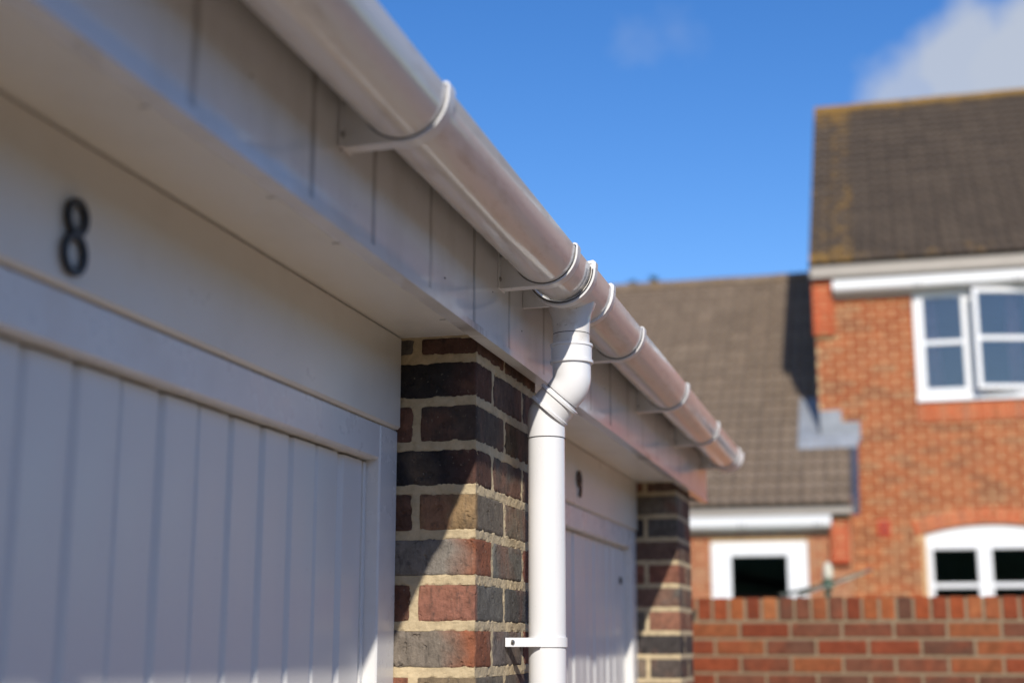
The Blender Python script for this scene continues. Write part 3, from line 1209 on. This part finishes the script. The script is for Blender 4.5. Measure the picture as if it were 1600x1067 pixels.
# corbel at the eaves corner
corb = MB().box(-.648, -.432, HY - .058, HY - .003, 4.89, 5.495).build('corbel', 'mortar_house', house)
for i in range(8):
    z = 5.495 - .0757 * i
    for (xa, xb) in (((-.650, -.43),) if i % 2 == 0 else ((-.650, -.545), (-.535, -.43))):
        link('brick', mesh('brick', *chamfer(xb - xa, .07, .0655, .004), 'house_brick'), corb, loc=((xa + xb) / 2, HY - .0265 - .0008 * i, z - .0345), color=(.47, .085, .032, 1))
# air brick
ab = MB().cbox(-.086, .033, HY - .014, HY + .09, 2.752, 2.918, .003)
ab_o = ab.build('air_brick', 'terracotta', house)
for i in range(4):
    MB().box(-.07, .017, HY - .0152, HY - .013, 2.775 + i * .036, 2.789 + i * .036).build('slot', 'seam', ab_o)


def window(parent, x0, x1, z0, z1, y, splits, bars, fw=.065, sash=.052, depth=.07, opened=None, room=1.2, curtain=None, ft=None):
    """white casement window; splits = x positions of the mullions"""
    fr = MB()
    ft = ft or fw
    fr.cbox(x0, x0 + fw, y, y + depth, z0, z1, .006)
    fr.cbox(x1 - fw, x1, y, y + depth, z0, z1, .006)
    fr.cbox(x0 + fw, x1 - fw, y + .001, y + depth - .001, z1 - ft, z1 - .0005, .006)
    fr.cbox(x0 + fw, x1 - fw, y + .001, y + depth - .001, z0 + .0005, z0 + fw, .006)
    for s in splits:
        fr.cbox(s - fw / 2, s + fw / 2, y + .002, y + depth - .002, z0 + fw, z1 - fw, .006)
    w = fr.build('window', 'upvc', parent)
    edges = [x0 + fw / 2] + list(splits) + [x1 - fw / 2]
    for i in range(len(edges) - 1):
        a, b = edges[i] + fw / 2 + .001, edges[i + 1] - fw / 2 - .001
        c, d = z0 + fw + .001, z1 - ft - .001
        is_open = opened and i == opened[0]
        ox, oy = b, y - .012
        yy = y - .014
        m = MB()
        ca, cb, cc, cd = (a - .012, b + .012, c - .012, d + .012)
        m.cbox(ca, ca + sash, 0, .05, cc, cd, .008)
        m.cbox(cb - sash, cb, 0, .05, cc, cd, .008)
        m.cbox(ca + sash, cb - sash, .001, .049, cd - sash, cd - .0005, .008)
        m.cbox(ca + sash, cb - sash, .001, .049, cc + .0005, cc + sash, .008)
        for zb in bars:
            m.cbox(ca + sash, cb - sash, .012, .040, zb - .024, zb + .024, .004)
        p = MB().box(ca + sash - .004, cb - sash + .004, .024, .030, cc + sash - .004, cd - sash + .004)
        if is_open:
            rot = (0, 0, opened[1])
            sh = Vector((-cb, 0, 0))
            m.v = [(q[0] - cb, q[1], q[2]) for q in m.v]
            p.v = [(q[0] - cb, q[1], q[2]) for q in p.v]
            s_o = m.build('sash', 'upvc', w, loc=(cb, yy, 0), rot=rot)
            s_o['label'] = 'open sash'
            p_o = p.build('pane', 'glass', w, loc=(cb, yy, 0), rot=rot)
        else:
            m.build('sash', 'upvc', w, loc=(0, yy, 0))
            p.build('pane', 'glass', w, loc=(0, yy, 0))
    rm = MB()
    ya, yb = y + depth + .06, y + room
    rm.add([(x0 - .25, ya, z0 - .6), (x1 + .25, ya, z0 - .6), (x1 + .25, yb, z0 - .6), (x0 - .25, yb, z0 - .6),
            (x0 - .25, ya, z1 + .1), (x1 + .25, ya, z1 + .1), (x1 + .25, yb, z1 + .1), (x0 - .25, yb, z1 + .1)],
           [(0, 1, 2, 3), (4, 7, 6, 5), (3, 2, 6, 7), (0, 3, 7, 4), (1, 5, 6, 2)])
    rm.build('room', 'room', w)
    for (xa, xb) in (curtain or []):
        v, f = [], []
        n = 28
        for i in range(n + 1):
            t = i / n
            for z, k in ((z0 + .03, 1.0), ((z0 + z1) / 2, .9), (z1 - .04, .75)):
                v.append((xa + (xb - xa) * t * k, y + depth + .12 + .018 * math.sin(t * 22), z))
        for i in range(n):
            for j in range(2):
                f.append((i * 3 + j, (i + 1) * 3 + j, (i + 1) * 3 + j + 1, i * 3 + j + 1))
        c_o = MB().add(v, f)
        c_o = c_o.build('curtain', 'curtain', w, smooth='all')
        c_o.modifiers.new('thick', 'SOLIDIFY').thickness = .004
    return w


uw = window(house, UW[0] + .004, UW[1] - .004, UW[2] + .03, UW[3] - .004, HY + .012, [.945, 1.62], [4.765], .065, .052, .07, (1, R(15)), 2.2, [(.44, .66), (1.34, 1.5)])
MB().cbox(UW[0] - .008, UW[1] + .008, HY - .045, HY + .07, UW[2] - .006, UW[2] + .028, .006).build('sill', 'upvc', uw)
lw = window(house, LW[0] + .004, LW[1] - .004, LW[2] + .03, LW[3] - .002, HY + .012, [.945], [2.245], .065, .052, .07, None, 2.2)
MB().cbox(LW[0] - .01, LW[1] + .01, HY - .045, HY + .07, LW[2] - .006, LW[2] + .028, .006).build('sill', 'upvc', lw)
pts = [(LW[0] + .004 + (LW[1] - LW[0] - .008) * i / 24, 0) for i in range(25)]
head = [(x, arch_z(x, RAD) - .003) for x, _ in pts]
MB().prism(head + [(LW[1] - .004, LW[3]), (LW[0] + .004, LW[3])], 'y', HY + .028, HY + .07).build('arched_head', 'upvc', lw)

# eaves: board and gutter
MB().cbox(-.655, HX1, HY - .152, HY - .004, 5.505, 5.625, .003).build('eaves_board', 'eaves', house)
MB().cbox(-.425, HX1, HY - .03, HY - .0025, 5.30, 5.503, .003).build('fascia_board', 'upvc', house)


def small_gutter(parent, xa, xb, yc, zt, r, depth, ups):
    prof = [(yc - r - .004, zt + .004)] + [(yc - r * math.cos(R(a)), zt - (depth - r) - r * math.sin(R(a))) for a in range(0, 181, 12)] + [(yc + r, zt + .002), (yc + r - .003, zt + .002)]
    prof += [(yc + (r - .003) * math.cos(R(a)), zt - (depth - r) - (r - .003) * math.sin(R(a))) for a in range(0, 181, 12)] + [(yc - r + .003, zt - .002)]
    g = MB().prism(prof, 'x', xa, xb).build('gutter', 'upvc', parent, smooth=35)
    endp = [(yc - r * math.cos(R(a)), zt - (depth - r) - r * math.sin(R(a))) for a in range(0, 181, 12)] + [(yc + r, zt + .002), (yc - r, zt + .004)]
    for x in (xa, xb):
        MB().prism([((p[0] - yc) * 1.03 + yc, p[1] - .001) for p in endp], 'x', x - .004, x + .004).build('end_cap', 'upvc', g, smooth=35)
    for x in ups:
        pr = [(yc - (r + .005) * math.cos(R(a)), zt - (depth - r) - (r + .005) * math.sin(R(a))) for a in range(-20, 181, 12)]
        pr += [(yc + (r + .0015) * math.cos(R(a)), zt - (depth - r) - (r + .0015) * math.sin(R(a))) for a in range(0, 201, 12)]
        MB().prism(pr, 'x', x - .018, x + .018).build('bracket', 'upvc', g)
        for s in (-1, 1):
            pr2 = [(p[0], p[1] - .0006) for p in pr]
            MB().prism(pr2, 'x', x + s * .0225 - .003, x + s * .0225 + .003).build('dirt_seam', 'seam', g)
    return g


small_gutter(house, -.425, HX1, HY - .105, 5.455, .060, .125, (.44, 1.45, 2.5))

# ------------------------------------------------------------------ roofs
PITCH = R(40)


def tile_mesh(w, L):
    n = 12
    v = []
    for (s, lift) in ((0.0, .030), (L, .002)):
        for i in range(n + 1):
            t = i / n
            roll = max(0, math.cos(4 * math.pi * t)) ** .7 * .022
            v.append((t * w, s, roll + lift))
    for i in range(n + 1):
        t = i / n
        roll = max(0, math.cos(4 * math.pi * t)) ** .7 * .022
        v.append((t * w, 0.0, roll + .003))
    f = [(i, i + 1, n + 1 + i + 1, n + 1 + i) for i in range(n)]
    f += [(2 * (n + 1) + i, 2 * (n + 1) + i + 1, i + 1, i) for i in range(n)]
    return mesh('roof_tile', v, f, 'tile', 50)


TW, TG = .232, .212
tm = tile_mesh(TW - .003, TG + .05)
tm_v = [tuple(x.co) for x in tm.vertices]
tm_f = [tuple(p.vertices) for p in tm.polygons]


def tiled_roof(parent, x0, x1, y_e, z_e, y_r, visible, lichen, cut=None, base=((.076, .054, .036), (.085, .061, .041), (.069, .049, .033)), limit=300):
    sl = (y_r - y_e) / math.cos(PITCH)
    rows = int(round(sl / TG))
    g = sl / rows
    cp, sp = math.cos(PITCH), math.sin(PITCH)
    # boarding below the tiles, both slopes
    dz = .03
    zr = z_e + sl * sp
    bx = x1
    deck = MB().prism([(y_e + .02, z_e - dz + .015), (y_r, zr - dz), (2 * y_r - y_e - .02, z_e - dz + .015), (2 * y_r - y_e - .02, z_e - .10), (y_r, zr - .14), (y_e + .02, z_e - .08)], 'x', x0 + .01, x1 - .01)
    d = deck.build('roof', 'felt', parent)
    cand, rest = [], MB()
    for r in range(rows):
        s = r * g
        y, z = y_e + s * cp, z_e + s * sp
        x = x0
        c = 0
        while x < x1 - .05:
            if not (cut and cut(x + TW / 2, y)):
                cand.append((x, y, z, r, c))
            x += TW
            c += 1
    vis = [q for q in cand if visible(q[0] + TW / 2, q[1], q[2])]
    vis = sorted(vis, key=lambda q: q[1] + .4 * abs(q[0]))[:limit]
    vs_ = set(vis)
    for q in cand:
        x, y, z, r, c = q
        jit = random.uniform(-.004, .004)
        if q in vs_:
            col = random.choice(base)
            k = random.uniform(.93, 1.07)
            o = link('roof_tile', tm, d, loc=(x, y, z + jit * .5), rot=(PITCH, 0, random.uniform(-.006, .006)),
                     color=(col[0] * k, col[1] * k, col[2] * k, lichen(x, r / rows, c)))
        else:
            rest.add([(x + p[0], y + p[1] * cp - p[2] * sp, z + p[1] * sp + p[2] * cp) for p in tm_v], tm_f)
    if rest.v:
        o = rest.build('roof_tile', 'tile', d, smooth=50, color=(*base[0], .30))
        o['kind'] = 'stuff'
    # the far slope
    mb = MB()
    mb.prism([(y_r, zr + .01), (2 * y_r - y_e, z_e + .01), (2 * y_r - y_e, z_e - .01), (y_r, zr - .012)], 'x', x0, x1)
    mb.build('back_slope', 'tile', d, color=(*base[0], .2))
    # ridge tiles
    nr = int((x1 - x0) / .45)
    for i in range(nr):
        a = x0 + (x1 - x0) * i / nr
        b = x0 + (x1 - x0) * (i + 1) / nr - .006
        pr = [(y_r + .125 * math.cos(R(t)), zr - .055 + .115 * math.sin(R(t)) + (.004 if i % 2 else 0)) for t in range(0, 181, 15)]
        pr += [(y_r - .105 * math.cos(R(t)), zr - .058 + .098 * math.sin(R(t))) for t in range(0, 181, 15)]
        col = random.choice(base)
        MB().prism(pr, 'x', a, b).build('ridge_tile', 'tile', d, color=(*col, lichen(a, 1.0, 5) + .10))
    return d, zr


def lich_tall(x, t, c):
    return min(.68, .32 + .28 * max(0, (t - .84) / .16) + (.15 if c == 0 else .19 if c == 1 else 0) + .14 * max(0, (.07 - t) / .07))


ty = HY - .16
tr, zr = tiled_roof(house, -.66, 6.2, ty, 5.655, 18.85, lambda x, y, z: x < 1.75, lich_tall)
MB().prism([(ty + .02, 5.60), (18.85, 5.60 + (18.85 - ty - .02) * math.tan(PITCH)), (18.85, 5.48 + (18.85 - ty - .02) * math.tan(PITCH)), (ty + .02, 5.50)], 'x', -.672, -.652).build('verge_board', 'slate', tr)

# ------------------------------------------------------------------ lower wing
wing = thing('house_wing', 'lower brick wing with a brown tiled roof left of the tall house', 'house', (-3, 16.5, 0))
NY = 14.55
NW = (-1.74, -.772, 1.15, 2.676)
NX0, NX1 = -6.4, -.352
core = MB()
for (a, b, c, d) in ((NX0, NW[0], 0, 2.86), (NW[1], NX1 - .004, 0, 2.86), (NW[0], NW[1], NW[3], 2.86), (NW[0], NW[1], 0, NW[2])):
    core.box(a, b, NY + .004, NY + .25, c, d)
core.box(NX0, NX0 + .25, NY + .25, 22.0, 0, 2.86)
core.box(NX0, -.9, 21.75, 22.0, 0, 2.86)
core.box(NX1 - .24, NX1, NY + .25, HY - .004, 0, 3.15)
ww = core.build('wall', 'mortar_house', wing)
rects = field(NX0 + .001, NX1, 0.02, 2.86, [NW, (-.548, NX1, 2.43, 2.86)], .0745, .2225, .0105, .1)
WGPAL = [(.38, .14, .07), (.41, .16, .085), (.36, .13, .065), (.39, .18, .10)]
lay(ww, rects, NY - .002, 'house_brick', 'house_brick_far', WGPAL, lambda x, z: x > -2.1 and z > 1.95)
corb = MB().box(-.543, -.354, NY - .062, NY - .003, 2.445, 2.862).build('corbel', 'mortar_house', wing)
for i in range(6):
    z = 2.86 - .0715 * i
    for (xa, xb) in (((-.545, -.352),) if i % 2 else ((-.545, -.455), (-.445, -.352))):
        link('brick', mesh('brick', *chamfer(xb - xa, .07, .062, .004), 'house_brick'), corb, loc=((xa + xb) / 2, NY - .030 - .0007 * i, z - .032), color=(.47, .085, .035, 1))
w2 = window(wing, NW[0] + .004, NW[1] - .004, NW[2] + .03, NW[3] - .004, NY + .010, [], [], .115, .10, .07, None, 2.0, None, .058)
MB().cbox(NW[0] - .01, NW[1] + .01, NY - .045, NY + .07, NW[2] - .006, NW[2] + .028, .006).build('sill', 'upvc', w2)
MB().cbox(NX0, -.312, NY - .141, NY - .004, 2.925, 2.985, .003).build('eaves_board', 'eaves', wing)
MB().cbox(NX0, -.546, NY - .03, NY - .0025, 2.76, 2.923, .003).build('fascia_board', 'upvc', wing)
small_gutter(wing, NX0, -.532, NY - .105, 2.905, .058, .122, (-.66, -1.40, -2.9))


def lich_wing(x, t, c):
    return .22 + (.12 if t > .95 else 0)


tw, zr2 = tiled_roof(wing, -.352 - .232 * 26 + .03, -.322, NY - .148, 3.010, 18.36, lambda x, y, z: x > -3.9 and -2.05 < x + (y - 14) * 0.0 + 2 and (x > -.1 - y * .14),
                     lich_wing, cut=lambda x, y: x > -.66 and y > HY - .12, base=((.178, .13, .09), (.192, .142, .099), (.168, .123, .085)))
# dark verge strip on the right slope edge
tz = lambda y: 3.010 + (y - (NY - .148)) * math.tan(PITCH)
MB().prism([(NY - .14, tz(NY - .14) - .11), (NY - .14, tz(NY - .14) + .035), (HY - .01, tz(HY) + .03), (HY - .01, tz(HY) - .14)], 'x', -.320, -.248).build('verge_board', 'slate', tw)
# stepped lead flashing where the wing roof meets the tall wall
fl = MB()
zb = tz(HY) - .02
fl.cbox(HX0 + .002, -.402, HY - .016, HY - .0045, zb, 4.085, .001)
fl.cbox(-.4018, -.215, HY - .016, HY - .0045, zb, 3.955, .001)
fl.prism([(HY - .16, tz(HY - .16) + .046), (HY - .0165, tz(HY) + .06), (HY - .0165, tz(HY) + .052), (HY - .16, tz(HY - .16) + .038)], 'x', -.86, -.245)
fl.prism([(HY - .016, tz(HY) + .06), (HY + .62, tz(HY + .62) + .050), (HY + .62, tz(HY + .62) + .042), (HY - .016, tz(HY) + .05)], 'x', -.86, HX0 - .016)
fl.build('lead_flashing', 'lead', wing)

# ------------------------------------------------------------------ rotary clothes dryer
dry = thing('rotary_clothes_dryer', 'green rotary clothes dryer with slanting arms behind the garden wall', 'clothes dryer', (-.37, 9, 0))
MB().tube([(-.372, 9, 0), (-.37, 9, 1.2), (-.368, 9, 2.06)], [.02, .02, .02], 16).build('pole', 'alu', dry, smooth=40)
MB().tube([(-.368, 9, 2.0), (-.368, 9, 2.01), (-.368, 9, 2.045), (-.368, 9, 2.06)], [.02, .038, .038, .022], 18).build('hub', 'green_metal', dry, smooth=40)
MB().tube([(-.366, 9, 2.06), (-.364, 9, 2.075), (-.362, 9, 2.12), (-.362, 9, 2.16), (-.363, 9, 2.17)], [.02, .032, .03, .02, .006], 16).build('cap', 'cream', dry, smooth=40)
tips = [(-.100, 9.0, 2.122), (-.25, 9.75, 2.10), (-.66, 9.05, 1.975), (-.50, 8.35, 1.95)]
for tp in tips:
    MB().tube([(-.368, 9, 2.03), tuple(.5 * (a + b) for a, b in zip((-.368, 9, 2.03), tp)), tp], [.011, .011, .010], 12).build('arm', 'alu', dry, smooth=40)
for k in (1.0, .66):
    P = [tuple(c + (t - c) * k for c, t in zip((-.368, 9, 2.03), tp)) for tp in tips]
    for i in range(4):
        a, b = Vector(P[i]), Vector(P[(i + 1) % 4])
        MB().tube([a, (a + b) / 2 - Vector((0, 0, .01)), b], [.0022] * 3, 6).build('line', 'cream', dry)

# ------------------------------------------------------------------ treetops beyond the wing roof
def conifer(name, label, x, y, h, seed):
    rnd = random.Random(seed)
    t = thing(name, label, 'tree', (x, y, 0), 'trees beyond the roof ridge')
    MB().tube([(x, y, 0), (x + .03, y, h * .3), (x - .02, y, h * .7), (x, y, h * .97)], [.16, .12, .06, .012], 10).build('trunk', 'bark', t, smooth=40)
    m = MB()
    for i in range(5200):
        u = rnd.random() ** .8
        z = h * (.08 + .92 * u)
        r = (.95 * (1 - u) ** .9 + .025) * (.35 + .65 * rnd.random() ** .5) * (1 + .25 * math.sin(z * 7 + seed))
        a = rnd.random() * 2 * math.pi
        p = Vector((x + r * math.cos(a), y + r * math.sin(a), z))
        d = Vector((math.cos(a), math.sin(a), rnd.uniform(-.2, .9))).normalized()
        s = Vector((-math.sin(a), math.cos(a), rnd.uniform(-.4, .4))).normalized()
        L, W = rnd.uniform(.07, .16), rnd.uniform(.02, .05)
        m.add([p - s * W, p + s * W, p + d * L], [(0, 1, 2)])
    m.build('crown', 'leaf', t)


conifer('conifer_tree', 'left of two dark green treetops just above the wing roof ridge', -5.98, 35, 10.68, 1)
conifer('conifer_tree', 'right of two dark green treetops just above the wing roof ridge', -5.43, 35, 10.76, 2)

# ------------------------------------------------------------------ unseen hedges added to cut sky fill and darken the window reflections
def added_hedge(x0, x1, y0, y1, h, label, seed, n):
    rnd = random.Random(seed)
    m = MB()
    dx, dy = x1 - x0, y1 - y0
    nx, ny, nz_ = max(2, int(dx / .5)), max(2, int(dy / .5)), max(2, int(h / .5))
    A = [[x0 + dx * i / nx for i in range(nx + 1)], [y0 + dy * i / ny for i in range(ny + 1)], [h * i / nz_ for i in range(nz_ + 1)]]
    idx, v, f = {}, [], []

    def vt(i, j, k):
        if (i, j, k) not in idx:
            p = Vector((A[0][i], A[1][j], A[2][k]))
            idx[i, j, k] = len(v)
            v.append(p + noise.noise_vector(p * .8 + Vector((seed, 0, 0))) * (.45 if k else .15))
        return idx[i, j, k]
    for i in range(nx):
        for j in range(ny):
            f.append((vt(i, j, nz_), vt(i + 1, j, nz_), vt(i + 1, j + 1, nz_), vt(i, j + 1, nz_)))
        for k in range(nz_):
            f.append((vt(i, 0, k), vt(i + 1, 0, k), vt(i + 1, 0, k + 1), vt(i, 0, k + 1)))
            f.append((vt(i, ny, k), vt(i, ny, k + 1), vt(i + 1, ny, k + 1), vt(i + 1, ny, k)))
    for j in range(ny):
        for k in range(nz_):
            f.append((vt(0, j, k), vt(0, j, k + 1), vt(0, j + 1, k + 1), vt(0, j + 1, k)))
            f.append((vt(nx, j, k), vt(nx, j + 1, k), vt(nx, j + 1, k + 1), vt(nx, j, k + 1)))
    m.add(v, f)
    for i in range(n):
        q = f[rnd.randrange(len(f))]
        a, b, c = (Vector(v[q[0]]), Vector(v[q[1]]), Vector(v[q[3]]))
        nm = (b - a).cross(c - a).normalized()
        p = a + (b - a) * rnd.random() + (c - a) * rnd.random() + nm * rnd.uniform(0, .12)
        d = Vector((rnd.uniform(-1, 1), rnd.uniform(-1, 1), rnd.uniform(-.5, 1))).normalized()
        s_ = d.cross(Vector((rnd.uniform(-1, 1), rnd.uniform(-1, 1), rnd.uniform(-1, 1)))).normalized()
        m.add([p - s_ * .05, p + s_ * .05, p + d * .16], [(0, 1, 2)])
    o = m.build('added_hedge', 'added_hedge')
    o['kind'] = 'stuff'
    o['label'] = label
    o['category'] = 'added_hedge'


M['added_hedge'] = plain('added_hedge_leaf', (.06, .085, .03), .75, 0, 6, .4)
added_hedge(4.6, 6.0, -9, 6.2, 3.0, 'added out-of-view greenery across the yard, cutting sky fill on the garages', 3, 6000)
added_hedge(-9, 9, -15.5, -13.5, 5.2, 'added out-of-view greenery behind the camera, darkening the pane reflections', 5, 6000)
